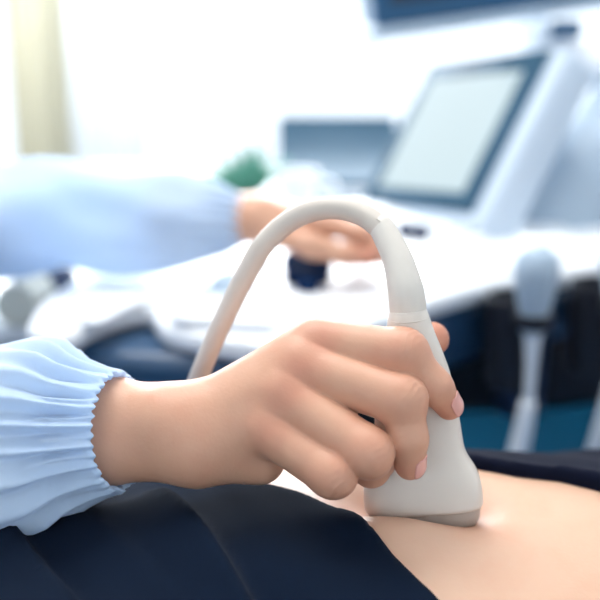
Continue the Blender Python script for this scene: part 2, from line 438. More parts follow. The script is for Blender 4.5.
# ---------------------------------------------------------------- ultrasound machine
CZ = 0.85
base_pt = np.array([.05, 1.25, 0])
um = thing('ultrasound_machine', 'white and navy ultrasound machine with tilted touch screen and large monitor', 'ultrasound machine', base_pt)
front = [PZ(x, y, CZ)[:2] for x, y in ((27, 322), (40, 332), (66, 334), (104, 315), (146, 306), (162, 324), (205, 335), (250, 341), (290, 345), (345, 330), (430, 299), (500, 280))]
front = [tuple(q) for q in front] + [(.31, 1.02), (.36, 1.16), (.28, 1.30), (.10, 1.34), (-.06, 1.24), (-.17, 1.08), (-.225, .92)]
poly = smooth_poly(front, 8)
from_bm('control_panel', prism_bm(poly, CZ - .020, CZ, .007, 4), M_white, um)
cen = poly.mean(0)
inner = cen + (poly - cen) * .86
from_bm('raised_deck', prism_bm(inner, CZ - .001, CZ + .006, .004, 3), M_white, um)
lowp = [PZ(x, y, CZ - .022)[:2] for x, y in ((62, 338), (78, 348), (120, 354), (180, 358), (250, 361), (310, 356), (380, 338), (450, 312), (510, 294))]
lowp = smooth_poly([tuple(q) for q in lowp] + [(.32, 1.04), (.34, 1.18), (.25, 1.28), (.08, 1.28), (-.08, 1.18), (-.17, .98)], 8)
from_bm('front_handle', prism_bm(lowp, CZ - .085, CZ - .021, .016, 5), M_tray, um, label='navy rounded tray under the white panel')
# palm rest pad
pad = smooth_poly([tuple(PZ(x, y, CZ)[:2]) for x, y in ((172, 326), (215, 331), (262, 334), (290, 326), (270, 308), (190, 306))], 8)
from_bm('palm_rest', prism_bm(pad, CZ, CZ + .012, .006, 4), M_white, um)
# keys and knobs
keyrow = []
fw_ = unit((-.55, -.83, 0)); rt_ = np.array([fw_[1] * -1, fw_[0], 0]); rt_ = unit((.83, -.55, 0))
def keyblock(c, nr, nc, w, g, m, h=.006):
    for i in range(nr):
        for j in range(nc):
            o = np.array([c[0], c[1], CZ + .006]) + rt_ * (j - nc / 2) * (w + g) - fw_ * (i * (w + g))
            from_bm('key', box_bm(-w / 2, w / 2, -w / 2, w / 2, 0, h, .0015, 1), m, um, M=frame(o, rt_, -fw_, (0, 0, 1)))
keyblock((.12, 1.12), 3, 10, .015, .005, M_white)
k_ = [PZ(x, y, CZ + .006) for x, y in ((296, 268), (312, 274), (299, 282), (322, 270), (308, 290), (320, 282))]
for i, q in enumerate(k_):
    r = (.013, .012, .013, .010, .010, .009)[i]
    lathe('control_knob', [(0, 0), (r, 0), (r, .010), (r * .85, .014), (0, .0145)], M_knob, um, 20, M=T3(*q), label='navy control knob')
for x, y in ((405, 236), (421, 238)):
    q = PZ(x, y, CZ + .006); lathe('control_knob', [(0, 0), (.009, 0), (.009, .01), (.007, .014), (0, .0145)], M_knob, um, 20, M=T3(*q), label='navy control knob')
q = PZ(266, 269, CZ + .006); lathe('control_knob', [(0, 0), (.006, 0), (.006, .006), (0, .008)], M_navy, um, 16, M=T3(*q), label='navy control knob')
q = PZ(232, 292, CZ + .006); lathe('trackball', [(0, 0), (.03, 0), (.028, .004), (.02, .005), (.018, .011), (.011, .017), (0, .02)], M_grey, um, 28, M=T3(*q))

# touch screen: bottom corners chosen, tilted back, facing the operator
def rect_screen(bl, br, tl):
    BL = P(*bl); BR = P(*br); w = BR - BL
    ray = P(tl[0], tl[1], 1.0) - np.array([0, 0, CAM_Z])
    o = np.array([0, 0, CAM_Z]); d = ((BL - o) @ w) / (ray @ w)
    TLp = o + ray * d
    return BL, w, TLp - BL
BL, wv, uv = rect_screen((361, 200, 1.35), (469, 211, 1.123), (430, 64))
W_, H_ = np.linalg.norm(wv), np.linalg.norm(uv); wx, ux = wv / W_, uv / H_; nx = np.cross(wx, ux)   # nx faces the viewer
MS = frame(BL, wx, ux, nx)
box('screen_housing', -.012, W_ + .022, -.02, H_ + .006, -.06, -.006, M_pale, um, bev=.012, seg=4, M=MS); sh_ = um.children[-1]
box('screen_bezel', 0, W_, 0, H_, -.008, 0, M_slate, sh_, bev=.003, M=MS, label='slate blue bezel of the touch screen')
box('touch_display', W_ * .11, W_ * .885, H_ * .105, H_ * .87, -.001, .0006, M_screen, sh_, M=MS, label='pale lit touch display')
# foot under the touch screen, and the pale support arm sweeping up to the right
q = BL + wx * W_ * .55 + nx * -.04
tube('screen_neck', [q + ux * .05, q + np.array([.01, .03, -.02]), np.array([q[0] + .02, q[1] + .05, CZ])], [.035, .04, .05], M_grey, um, 8, 24)
s0, s1, s2, s3 = P(540, 235, 1.26), P(575, 190, 1.27), P(625, 130, 1.30), P(690, 60, 1.34)
tube('support_arm', [np.array([s0[0] - .02, s0[1] + .02, CZ - .02]), s0, s1, s2, s3], [.075, .072, .068, .062, .055], M_grey, um, 8, 28, label='pale blue grey support arm')
# main monitor
mA, mB = P(380, 27, 1.16), P(640, -8, 1.36)
mw = mB - mA; mW = np.linalg.norm(mw); mwx = mw / mW; mux = unit(np.array([0, 0, 1.0]) * .985 + np.array([-.05, .15, 0]))
mux = unit(mux - mwx * (mux @ mwx)); mnx = np.cross(mwx, mux)
MM = frame(mA, mwx, mux, mnx)
box('monitor_shell', .004, mW - .004, .004, .296, -.045, -.010, M_grey, um, bev=.010, seg=3, M=MM)
mb = um.children[-1]
box('monitor_bezel', 0, mW, 0, .30, -.012, 0, M_dkblue, mb, bev=.003, M=MM, label='deep blue bezel of the main monitor')
box('monitor_chin', .002, mW - .002, -.014, -.0005, -.040, -.001, M_grey, mb, bev=.004, M=MM)
box('monitor_display', .018, mW - .018, .024, .285, -.002, .0006, M_black, mb, M=MM, label='dark monitor display')
# monitor arm
a0 = P(590, -12, 1.36); a1 = P(575, 48, 1.33); a2 = P(610, 85, 1.32)
tube('monitor_arm', [P(528, 22, 1.37), P(548, 50, 1.35), P(580, 62, 1.34), P(625, 75, 1.34)], [.02, .026, .028, .03], M_white, um, 10, 20)
lathe('hinge', [(.0, -.018), (.010, -.018), (.011, -.016), (.011, .016), (.010, .018), (0, .018)], M_dkblue, um, 24, M=frame(P(566, 29, 1.30), (0, 0, 1), (0, 1, 0), (-1, 0, 0)), label='deep blue hinge of the monitor arm')
# dark body, column, base, castors
bodyp = smooth_poly([(.02, 1.08), (.20, 1.00), (.42, 1.06), (.62, 1.18), (.60, 1.38), (.30, 1.46), (.06, 1.38)], 6)
from_bm('body_shell', prism_bm(bodyp, .685, CZ - .03, .02, 3), M_black, um)
colp = smooth_poly([(-.10, 1.16), (.0, 1.08), (.10, 1.12), (.12, 1.26), (.06, 1.38), (-.08, 1.32)], 6)
from_bm('column', prism_bm(colp, .16, .76, .01, 2), M_black, um)
from_bm('wheel_base', prism_bm(smooth_poly([(-.20, 1.08), (.05, 1.02), (.30, 1.1), (.30, 1.42), (.05, 1.50), (-.20, 1.40)], 6), .10, .17, .015, 3), M_navy, um)
for x, y in ((-.13, 1.12), (.24, 1.14), (-.13, 1.36), (.24, 1.38)):
    lathe('castor', [(0, -.018), (.046, -.018), (.05, -.012), (.05, .012), (.046, .018), (0, .018)], M_black, um, 24, M=frame((x, y, .05), (0, 0, 1), (0, 1, 0), (-1, 0, 0)))
    cw = um.children[-1]
    box('castor_fork', x - .024, x + .024, y - .02, y + .02, .05, .105, M_steel, cw, bev=.004)
# holders on the right flank
hold_pos = [P(514, 296, .965), P(598, 282, .985)]
for hp in hold_pos:
    zt = hp[2]
    lathe('probe_holder', [(.020, -.086), (.023, -.088), (.0245, -.082), (.0255, -.004), (.0255, 0), (.022, 0), (.020, -.04), (.019, -.084)], M_black, um, 28, M=T3(*hp)); hd = um.children[-1]
    box('holder_bracket', hp[0] - .012, hp[0] + .012, hp[1] + .020, hp[1] + .12, zt - .06, zt - .03, M_black, hd, bev=.004)
    lathe('holder_clip', [(.0125, -.006), (.017, -.006), (.017, .006), (.0125, .006)], M_black, hd, 20, M=T3(hp[0] + .010, hp[1] - .040, zt - .010))
    box('clip_arm', hp[0] - .002, hp[0] + .006, hp[1] - .032, hp[1] - .018, zt - .016, zt - .006, M_black, hd, bev=.002)
box('side_box', .20, .245, .955, 1.06, .70, .81, M_navy, um, bev=.01)

def holstered(label, hp, lean):
    t = thing('ultrasound_probe', label, 'ultrasound probe', hp, None)
    x, y, z = hp
    lathe('housing', [(0, .054), (.017, .054), (.0205, .048), (.0205, .036), (.018, .020), (.0125, -.002), (.011, -.018), (0, -.018)][::-1], M_grey, t, 24, M=T3(x, y, z))
    lathe('lens', [(0, .062), (.010, .061), (.015, .056), (.015, .051), (0, .051)][::-1], M_grey, t, 24, M=T3(x, y, z))
    tube('strain_relief', [(x, y, z - .012), (x + .001, y, z - .05), (x + .001, y, z - .095)], [.009, .0055, .0045], M_wcable, t, 8, 16)
    tube('cable_sleeve', [(x + .001, y, z - .085), (x + lean * .25, y - .002, z - .13), (x + lean, y - .004, z - .20)], [.0075, .0095, .0085], M_wcable, t, 8, 16)
    tube('cable', [(x + lean, y - .004, z - .195), (x + lean * 1.5, y - .006, z - .26), (x + lean * 1.6, y, .42), (x + lean, y + .02, .26), (x, y + .08, .14), (x + .01, y + .16, .11), (x, y + .20, .14)], .0065, M_wcable, t, 10, 14)
    return t
for hp, lb, ln in zip(hold_pos, ('spare pale probe clipped in front of the dark holder nearest the gripped probe', 'spare pale probe clipped to the dark holder at the right edge of the photo'), (-.020, -.022)):
    holstered(lb, np.array([hp[0] + .010, hp[1] - .040, hp[2] - .004]), ln)

# ---------------------------------------------------------------- side trolley at the left with small supplies
TZ = .805
tq = PZ(18, 318, TZ)
tr = thing('trolley', 'pale supply trolley at the left edge behind the gowned wrist', 'trolley', (-.40, 1.12, 0))
box('top_tray', -.56, -.235, .945, 1.30, TZ - .02, TZ, M_white, tr, bev=.006)
box('lower_shelf', -.55, -.245, .955, 1.29, .3, .315, M_white, tr, bev=.004)
for x in (-.54, -.255):
    for y in (.965, 1.28): box('leg', x - .012, x + .012, y - .012, y + .012, 0, TZ - .02, M_steel, tr, bev=.003)
def roll(px, py, y, r, L, name, label, m, cat):
    q = P(px, py, y); c = np.array([q[0], q[1], TZ + r])
    t = thing(name, label, cat, (c[0], c[1], TZ))
    ax = unit((.15, 1, 0)); sd = np.cross(ax, (0, 0, 1))
    lathe('roll', [(r * .35, 0), (r, 0), (r, L), (r * .35, L)], m, t, 32, M=frame(c, sd, (0, 0, 1), ax))
    lathe('core', [(r * .25, .001), (r * .35, .001), (r * .35, L - .001), (r * .25, L - .001)], M_soil, t, 24, M=frame(c, sd, (0, 0, 1), ax))
    return t
roll(15, 303, .985, .021, .05, 'paper_roll', 'beige paper roll lying on the trolley at the left edge', M_paper, 'paper roll')
q = PZ(60, 291, TZ)
bt = thing('gap_stand_in', 'small dark stand-in for a dark gap on the trolley beyond the paper roll', 'gap_stand_in', q)  # invented object, its dark body replaces a dark gap between the supplies
lathe('body', [(0, 0), (.018, 0), (.019, .002), (.019, .018), (.013, .026), (.007, .029), (0, .029)], M_navy, bt, 24, M=T3(*q))
lathe('cap', [(0, .028), (.0065, .028), (.0065, .040), (0, .040)], M_navy, bt, 20, M=T3(*q))

# ---------------------------------------------------------------- the probe in the hand
A0, A1 = P(408, 312, .478), P(424, 510, .499)
ax_d = unit(A1 - A0)                       # down the probe
view = unit(P(415, 410, .49) - np.array([0, 0, CAM_Z]))
ax_x = unit(np.cross(ax_d, view)); 
if ax_x[0] < 0: ax_x = -ax_x
ax_x = unit(ax_x + ax_d * -.06); ax_x = unit(ax_x - ax_d * (ax_x @ ax_d))
ax_n = np.cross(ax_x, ax_d)               # towards or away from the viewer
if ax_n @ view > 0: ax_n = -ax_n
px_m = .488 / F_PX
def probe_ring(c, hw, ht, e=2.6, k=48):
    a = np.linspace(0, 2 * np.pi, k, endpoint=False); ca, sa = np.cos(a), np.sin(a)
    x = np.sign(ca) * np.abs(ca) ** (2 / e) * hw; y = np.sign(sa) * np.abs(sa) ** (2 / e) * ht
    return c + x[:, None] * ax_x + y[:, None] * ax_n
probe = thing('ultrasound_probe', 'off-white ultrasound probe gripped by the hand and pressed on the belly', 'ultrasound probe', P(424, 510, .499))
L_ = np.linalg.norm(A1 - A0)
def along(py): return A0 + ax_d * L_ * (py - 312) / (510 - 312)
prof = [(308, 17, .0085, 2.1), (312, 19, .0095, 2.2), (322, 21.5, .0105, 2.3), (335, 25, .0115, 2.5), (350, 30, .012, 2.6), (370, 36, .012, 2.7), (400, 41, .012, 2.8), (430, 43.5, .012, 2.8), (448, 45, .0122, 2.9),
        (458, 48, .0128, 3), (466, 53, .0136, 3.1), (474, 57, .0142, 3.3), (483, 59.5, .0146, 3.5), (493, 60.2, .0147, 3.6), (501, 60, .0146, 3.6), (504, 58.8, .0138, 3.6)]
pr_arr = np.array(prof); yy = np.linspace(308, 504, 70)
sm = [np.interp(yy, pr_arr[:, 0], pr_arr[:, i]) for i in (1, 2, 3)]
for s_ in (0, 1):
    kern = np.array([1, 2, 3, 2, 1]) / 9; pad_ = np.pad(sm[s_], 2, mode='edge'); v = np.convolve(pad_, kern, 'valid'); v[-2:] = sm[s_][-2:]; v[0] = sm[s_][0]; sm[s_] = v
R = [probe_ring(along(y), w * px_m, t, e) for y, w, t, e in zip(yy, *sm)]
V, Fc = rings_mesh(R); mesh('housing', V, Fc, M_probe, probe)
R = [probe_ring(along(y), w * px_m, t, e) for y, w, t, e in ((500, 57, .0128, 3.6), (505, 57.2, .0128, 3.6), (517, 55.5, .012, 3.4), (524, 52, .0105, 3), (527, 46, .007, 2.6))]
V, Fc = rings_mesh(R); mesh('lens', V, Fc, M_lens, probe, label='grey-beige contact lens of the probe')
# strain relief: from the neck up to the cable joint
J = P(383, 230, .4845)
path = [along(313), along(300), P(404.5, 285, .4765), P(397, 258, .4795), J, J + unit(P(374, 220, .4865) - P(383, 230, .4845)) * .002]
rr = [18.2, 18.2, 17.4, 14.8, 12.9, 12.6]
tube('strain_relief', path, np.array(rr) * px_m, M_relief, probe, 12, 32, label='smooth tapering strain relief')
for y, rad in ((316.5, 20.2),):
    rng_ = probe_ring(along(y), rad * px_m, .0101, 2.25, 40)
    rng2 = probe_ring(along(y + 1.3), rad * px_m, .0101, 2.25, 40)
    V, Fc = rings_mesh([along(y) + (rng_ - along(y)) * .97, rng_ , rng2, along(y + 1.3) + (rng2 - along(y + 1.3)) * .97]); mesh('seam', V, Fc, M_probe, probe)
cp_ = [P(390, 243, .482), J, P(362, 214.5, .489), P(335, 208, .494), P(308, 212, .500), P(284, 225, .506), (P(262, 247, .51)), P(245, 276, .516), P(229, 308, .524), P(213, 343, .535), P(198, 379, .55), P(182, 420, .575), P(165, 470, .62), P(150, 540, .69), np.array([-.112, .735, .67]), np.array([-.07, .81, .44]), np.array([.0, .92, .40]), np.array([.08, 1.06, .5]), np.array([.13, 1.16, .60])]
cr = [12.2 * px_m] * 2 + [11.4 * px_m] * 6 + [11 * px_m] * 11
tube('cable', cp_, cr, M_cable, probe, 14, 24, label='beige cable arching over the hand')
jd = unit(P(372, 220, .487) - P(391, 244, .4815)); 
lathe('joint_ring', [(11.5 * px_m, -.0010), (12.8 * px_m, -.0006), (12.8 * px_m, .0005), (11.5 * px_m, .0010)], M_seam, probe, 32,
      M=frame(J, unit(np.cross(jd, (0, 1, 0))), np.cross(jd, unit(np.cross(jd, (0, 1, 0)))), jd))

# ---------------------------------------------------------------- the operator's right hand
PXM = .47 / F_PX
fingers = {
 'index':  ([(320, 343, .4815), (405, 353, .4655), (435, 387, .4655), (449, 406, .4715)], [21, 21, 17, 14.0]),
 'middle': ([(302, 367, .4755), (402, 400, .4580), (408, 438, .4585), (410, 464, .4650)], [22.5, 22.5, 19, 16.0]),
 'ring':   ([(287, 397, .4715), (369, 453, .4535), (371, 468, .4665), (381, 464, .4800)], [22.5, 22, 18, 14.5]),
 'pinky':  ([(272, 431, .4710), (334, 475, .4545), (339, 478, .4690), (352, 466, .4800)], [21, 20.5, 16, 13]),
}
FW = {n: ([P(*j) for j in js], [r * j[2] / F_PX for r, j in zip(rs, js)]) for n, (js, rs) in fingers.items()}
wristU, wristL = P(190, 418, .482), P(192, 449, .475)
arm1U, arm1L = P(100, 414, .492), P(100, 446, .488)
elb = P(-230, 425, .60)
thumb = ([P(232, 410, .498), P(300, 395, .520), P(383, 362, .5215), P(432, 339, .5125)], [.0165, .0135, .0115, .0085])
wr = 33 * PXM
def hand_f(p):
    a = cone(p, arm1U, wristU, .0170, .0150); a = smin(a, cone(p, arm1L, wristL, .0170, .0148), .014)
    a = smin(a, cone(p, arm1U, elb + (0, 0, .012), .0170, .032), .01); a = smin(a, cone(p, arm1L, elb - (0, 0, .012), .017, .032), .01)
    h = None
    roots = {'index': wristU * .85 + wristL * .15, 'middle': wristU * .6 + wristL * .4, 'ring': wristU * .3 + wristL * .7, 'pinky': wristL}
    for n, (J_, r_) in FW.items():
        bk = unit(np.array([0, 0, CAM_Z]) - J_[0])
        e_ = J_[0] + (J_[0] - J_[1]) * .12 - bk * .0025
        g = cone(p, roots[n], e_, .0140, r_[0] * .92); h = g if h is None else smin(h, g, .008)
    h = smin(h, a, .010)
    h = smin(h, cone(p, P(205, 454, .482), P(260, 459, .484), .0130, .0120), .010)      # heel of the hand
    h = smin(h, cone(p, P(215, 418, .494), P(290, 395, .502), .014, .012), .012)         # thumb base
    f = None
    for n, (J_, r_) in FW.items():
        g = chain(p, J_, r_, .004)
        d1 = unit(J_[1] - J_[0]); d2 = unit(J_[2] - J_[1]); out = unit(d1 - d2)
        g = smin(g, np.linalg.norm(p - (J_[1] + out * r_[1] * .06), axis=1) - r_[1] * .93, .006)
        g = smin(g, cone(p, J_[0] * .70 + J_[1] * .30, J_[0] * .12 + J_[1] * .88, r_[0] * .99, r_[1] * .985), .006)
        f = g if f is None else smin(f, g, .0005)
    h = smin(h, f, .0042)
    for n, (J_, r_) in FW.items():                                                     # knuckles
        bk = unit(np.array([0, 0, CAM_Z]) - J_[0])
        h = smin(h, np.linalg.norm(p - (J_[0] + (J_[0] - J_[1]) * .06 + bk * r_[0] * .20), axis=1) - r_[0] * .76, .012)
    h = smin(h, np.linalg.norm(p - P(165, 418, .4735), axis=1) - .0100, .016)          # wrist bone
    th = chain(p, *thumb, .008)
    h = smin(h, th, .008)
    for n, (J_, r_) in FW.items():                                                     # wrinkles over the bent joints
        d1 = unit(J_[1] - J_[0]); d2 = unit(J_[2] - J_[1]); m_ = unit(d1 + d2); out = unit(d1 - d2)
        q = p - J_[1]; t = q @ m_; o_ = q @ out
        w = np.exp(-(t / .0055) ** 2) * np.clip(o_ / r_[1], 0, 1) * np.exp(-(np.linalg.norm(q, axis=1) / .015) ** 4)
        h = h + .00022 * w * np.sin(t * 2 * np.pi / .0030 + 2.5 * np.sin((q @ np.cross(m_, out)) * 420))
    return h
hv, hq = surface(hand_f, P(60, 300, .49) + (-.06, -.09, -.12), P(470, 300, .49) + (.01, .075, .02), .0009)
def spots(V, items):
    s = np.zeros(len(V))
    for c, r, w in items: s = np.maximum(s, w * np.exp(-((V - c) ** 2).sum(1) / (r * r)))
    return s
items = []
for n, (J_, r_) in FW.items():
    bk = unit(np.array([0, 0, CAM_Z]) - J_[0])
    items += [(J_[0] + bk * r_[0], .010, .36), (J_[1], .014, .30), (J_[2], .010, .2), (J_[3], .010, .5)]
items += [(thumb[0][3], .014, .6), (P(262, 438, .456), .007, .35)]
hand_flush = spots(hv, items)

def nail(name, J_, r_, side, w, l, parent, lift=.35):
    """a curved plate on the back of the last joint"""
    t = unit(J_[3] - J_[2]); nrm = np.asarray(side, float); nrm = unit(nrm - t * (nrm @ t)); b = np.cross(t, nrm)
    c = J_[3] + t * r_[3] * .05; r = r_[3]
    V, Fc = [], []; nu, nv = 13, 15
    for i in range(nu):
        u = i / (nu - 1)                       # root to tip
        wid = w * (.80 + .45 * u - .30 * u ** 3) * (1 if u < .93 else .9) * min(1.0, .62 + 2.2 * u)
        for j in range(nv):
            a = (j / (nv - 1) * 2 - 1) * wid
            rad = r * (1.04 + .03 * u)
            V.append(c + t * ((u - .62) * l + .0010 * math.cos(a * 1.6)) + rad * (math.cos(a) * nrm * (1 - .10 * max(0, u - .55)) + math.sin(a) * b * .98))
    # push onto the finger surface so the plate lies on it
    V = np.array(V)
    g = np.stack([hand_f(V + np.eye(3)[i] * 4e-4) - hand_f(V - np.eye(3)[i] * 4e-4) for i in range(3)], 1) / 8e-4
    g /= np.linalg.norm(g, axis=1)[:, None]
    V = V - g * (hand_f(V) - .0002)[:, None]
    for i in range(nu - 1):
        for j in range(nv - 1): a = i * nv + j; Fc.append((a, a + 1, a + nv + 1, a + nv))
    o = mesh(name, V, Fc, M_nail, parent)
    s = o.modifiers.new('thickness', 'SOLIDIFY'); s.thickness = .0005; s.offset = 0
    return o

# far (left) hand on the console
d2 = .95
LWc = P(252, 219, d2)
lw = {'w': LWc}
LF = {
 'index':  ([(330, 226, .945), (362, 234, .935), (374, 250, .935), (378, 258, .94)], [10.5, 10, 9, 7.5]),
 'middle': ([(334, 224, .97), (370, 232, .965), (382, 249, .965), (386, 256, .968)], [10.5, 10.5, 9, 8]),
 'ring':   ([(332, 225, .99), (364, 233, .99), (374, 248, .99), (378, 254, .992)], [10, 10, 8.5, 7.5]),
 'pinky':  ([(326, 228, 1.008), (352, 234, 1.01), (360, 246, 1.01), (364, 251, 1.012)], [9, 8.5, 7.5, 6.5]),
 'thumb':  ([(270, 232, .938), (312, 246, .925), (346, 255, .922), (368, 258, .924)], [13, 12, 10.5, 8.5]),
}
LFW = {n: ([P(*j) for j in js], [r * j[2] / F_PX for r, j in zip(rs, js)]) for n, (js, rs) in LF.items()}
Lelb = P(-25, 216, .975)
def lhand_f(p):
    h = cone(p, Lelb, LWc + (0, -.006, 0), .036, .019); h = smin(h, cone(p, Lelb, LWc + (0, .010, 0), .036, .019), .02)
    for n, (J_, r_) in LFW.items():
        h = smin(h, cone(p, LWc + (0.01, .02 * (J_[0][1] - LWc[1]) / .06, 0), J_[0], .016, r_[0] * 1.1), .012)
    f = None
    for n, (J_, r_) in LFW.items():
        g = chain(p, J_, r_, .006); f = g if f is None else smin(f, g, .0015)
    return smin(h, f, .008)
lv, lq = surface(lhand_f, (LWc[0] - .10, .80, .78), (LWc[0] + .16, 1.06, 1.0), .0022)

# torso, head, upper arms and legs (seated, facing the patient and the console)
PX0 = -.60; PY0 = .75
shR, shL = np.array([PX0 + .03, .575, 1.07]), np.array([PX0 + .03, .925, 1.07])
def torso_f(p, off=0.0):
    f = chain(p, [(PX0 - .02, PY0, .58), (PX0 - .03, PY0, .74), (PX0, PY0, .95), (PX0 - .01, PY0, 1.06)], [.125, .105, .115, .10], .06)
    for s in (-1, 1):
        f = smin(f, cone(p, (PX0 - .02, PY0 + s * .07, .58), (PX0 - .01, PY0 + s * .09, .93), .105, .09), .05)
    f = smin(f, cone(p, shR + (0, .03, 0), shL - (0, .03, 0), .062, .062), .06)
    return f - off
def arms_f(p, off=0.0):
    f = chain(p, [shR, elb + (-.0, 0, 0)], [.052, .040], .02)
    f = np.minimum(f, chain(p, [shL, Lelb], [.052, .040], .02)); return f - off
def legs_f(p, off=0.0):
    f = None
    for s in (-1, 1):
        g = chain(p, [(PX0, PY0 + s * .09, .56), (PX0 + .32, PY0 + .03 + s * .09, .50), (PX0 + .26, PY0 + .03 + s * .09, .09)], [.088, .062, .042], .03)
        f = g if f is None else smin(f, g, .01)
    return f - off
headc = np.array([PX0 + .05, PY0, 1.345])
def head_f(p):
    f = cone(p, (PX0 + .0, PY0, 1.08), headc - (.02, 0, .06), .055, .052)
    f = smin(f, ellip(p, headc + (-.012, 0, .02), np.eye(3), (.098, .078, .105)), .02)
    f = smin(f, ellip(p, headc + (.022, 0, -.04), np.eye(3), (.068, .060, .075)), .03)
    f = smin(f, cone(p, headc + (.088, 0, -.002), headc + (.106, 0, -.038), .009, .012), .012)      # nose
    f = smin(f, ellip(p, headc + (.086, 0, -.072), np.eye(3), (.010, .024, .008)), .006)             # lips
    for s in (-1, 1):
        f = smin(f, ellip(p, headc + (-.008, s * .080, -.012), np.eye(3), (.018, .008, .03)), .008)  # ears
        f = np.maximum(f, -(np.linalg.norm(p - (headc + (.098, s * .032, .006)), axis=1) - .014))
    return f
def whole_f(p):
    f = smin(torso_f(p), arms_f(p), .03); f = smin(f, legs_f(p), .03); return smin(f, head_f(p), .03)
bv, bq = surface(whole_f, (PX0 - .2, .42, .03), (PX0 + .48, 1.08, 1.5), .008)
per = thing('person', 'person in a pale blue gown holding the probe, other hand on the console', 'person', (PX0, PY0, 0))
V, Fc = join_vf([(hv, hq), (lv, lq), (bv, bq)])
body = mesh('body', V, Fc, M_skin, per)
flush_shade_attr(body, np.concatenate([hand_flush, spots(lv, [(LFW['thumb'][0][3], .014, .6), (LFW['index'][0][3], .012, .5)]), np.zeros(len(bv))]))
cam_p = np.array([0, 0, CAM_Z])
ji, ri = FW['index']; nail('fingernail', ji, ri, np.array([.66, -.62, .42]), .78, .0128, per)
jm, rm = FW['middle']; nail('fingernail', jm, rm, np.array([.85, -.62, .0]), .75, .0115, per)
for n in ('index', 'thumb'):
    pass

# eyes and hair
for s in (-1, 1):
    c = headc + (.088, s * .032, .006)
    e = lathe('eye', [(0, -.011), (.007, -.009), (.011, 0), (.007, .009), (0, .011)], M_pot, per, 16, M=T3(*c))
def hair_f(p):
    f = ellip(p, headc + (-.026, 0, .032), np.eye(3), (.105, .088, .112))
    f = np.maximum(f, (p[:, 0] - headc[0]) - .035 - .6 * np.maximum(0, p[:, 2] - headc[2] - .05))
    return smin(f, cone(p, headc + (-.10, 0, .03), headc + (-.135, 0, -.03), .035, .02), .02)
V, Q = surface(hair_f, headc - .2, headc + .2, .007); mesh('hair', V, Q, M_hair, per)

# gown: torso shell and the two sleeves
def gown_f(p):
    f = torso_f(p, .014)
    f = smin(f, chain(p, [(PX0 - .02, PY0, .62), (PX0 + .12, PY0, .62)], [.14, .12], .05), .04)
    f = f + .004 * np.sin(p[:, 1] * 60 + 8 * p[:, 2]) * np.clip((1.0 - p[:, 2]) * 3, 0, 1)
    f = np.maximum(f, .47 - p[:, 2]); return np.maximum(f, p[:, 2] - 1.155)
V, Q = surface(gown_f, (PX0 - .25, .45, .42), (PX0 + .35, 1.05, 1.2), .008); mesh('gown', V, Q, M_gown, per)
V, Q = surface(lambda p: np.maximum(legs_f(p, .012), .10 - p[:, 2]), (PX0 - .15, .5, .05), (PX0 + .5, 1.0, .7), .008); mesh('trousers', V, Q, M_shirt, per)
for s in (-1, 1):
    x, y = PX0 + .26, PY0 + .03 + s * .09
    V, Q = surface(lambda p: np.maximum(smin(cone(p, (x - .02, y, .05), (x + .14, y, .035), .046, .032), cone(p, (x - .01, y, .05), (x, y, .10), .045, .044), .03), .002 - p[:, 2]), (x - .12, y - .1, -.02), (x + .22, y + .1, .2), .006)
    mesh('shoe', V, Q, M_shoe, per)

def sleeve(name, path_pts, edge_n, r_prof, ripple, nrip, band, fold, seed, parent):
    """gathered elastic sleeve; path runs from the cuff edge to the shoulder"""
    path = crom(path_pts, 40); seg = np.linalg.norm(np.diff(path, axis=0), axis=1); s = np.concatenate([[0], np.cumsum(seg)])
    S = np.concatenate([np.linspace(0, band * 1.6, 40), np.linspace(band * 1.6, s[-1], 90)[1:]])
    pth = np.stack([np.interp(S, s, path[:, i]) for i in range(3)], 1)
    T, N, B = frames(pth)
    # the first rings tilt to the cuff plane
    r = np.random.default_rng(seed); K = 420; a = np.linspace(0, 2 * np.pi, K, endpoint=False)
    ph = r.uniform(0, 6.28, 8); wob = sum(.35 / (i + 1) * np.sin((i + 1) * a + ph[i]) for i in range(4))
    rp = np.array(r_prof); R = []
    amps = .55 + .45 * np.sin(3 * a + ph[4]) * np.sin(5 * a + ph[5])
    fine = np.sin(nrip * (a + .30 * wob)); fine = np.sign(fine) * np.abs(fine) ** .8
    fine2 = np.sin(nrip * .5 * (a + .25 * wob) + ph[6])
    for i, si in enumerate(S):
        rad = np.interp(si, rp[:, 0], rp[:, 1]); q = si / band
        env = (.28 + 1.02 * min(q, 1)) if q < 1 else 1.3 * math.exp(-(q - 1) * 2.2)
        d = ripple * env * amps * fine * .8 + ripple * 1.5 * fine2 * (math.exp(-((q - 1.3) / .9) ** 2))
        # scalloped hem where ripples meet the edge
        big = 0
        for kk in range(5):
            big = big + np.sin((kk + 2) * a + ph[kk] + si * (14 + 9 * kk) * (1 if kk % 2 else -1)) / (kk + 1.6)
        d = d + fold * big * np.clip((q - 1) / 2.0, 0, 1)
        seam = -.0012 * math.exp(-((q - 1) / .05) ** 2)
        c = pth[i]
        if q < .12: d = d - .0010 * (1 - q / .12)
        tang = ripple * .35 * np.sin(nrip * (a + .16 * wob) + 1.2) * (1 if q < .15 else math.exp(-(q - .15) * 4))
        R.append(c + (rad + d)[:, None] * (np.cos(a)[:, None] * N[i] + np.sin(a)[:, None] * B[i]) + tang[:, None] * T[i])
    # turned-in hem
    rin = []
    for q in (.0015, .004, .012):
        c = pth[0] + T[0] * q; d0 = R[0] - pth[0]; L = np.linalg.norm(d0, axis=1)[:, None]
        rin.append(c + d0 / L * (L - .0018))
    V, Fc = rings_mesh(rin[::-1] + R, cap=False)
    return mesh(name, V, Fc, M_gown, parent)
e0, e1, e2, e3, e4 = P(121, 431, .482), P(83, 432, .488), P(22, 434, .500), P(-70, 436, .528), elb
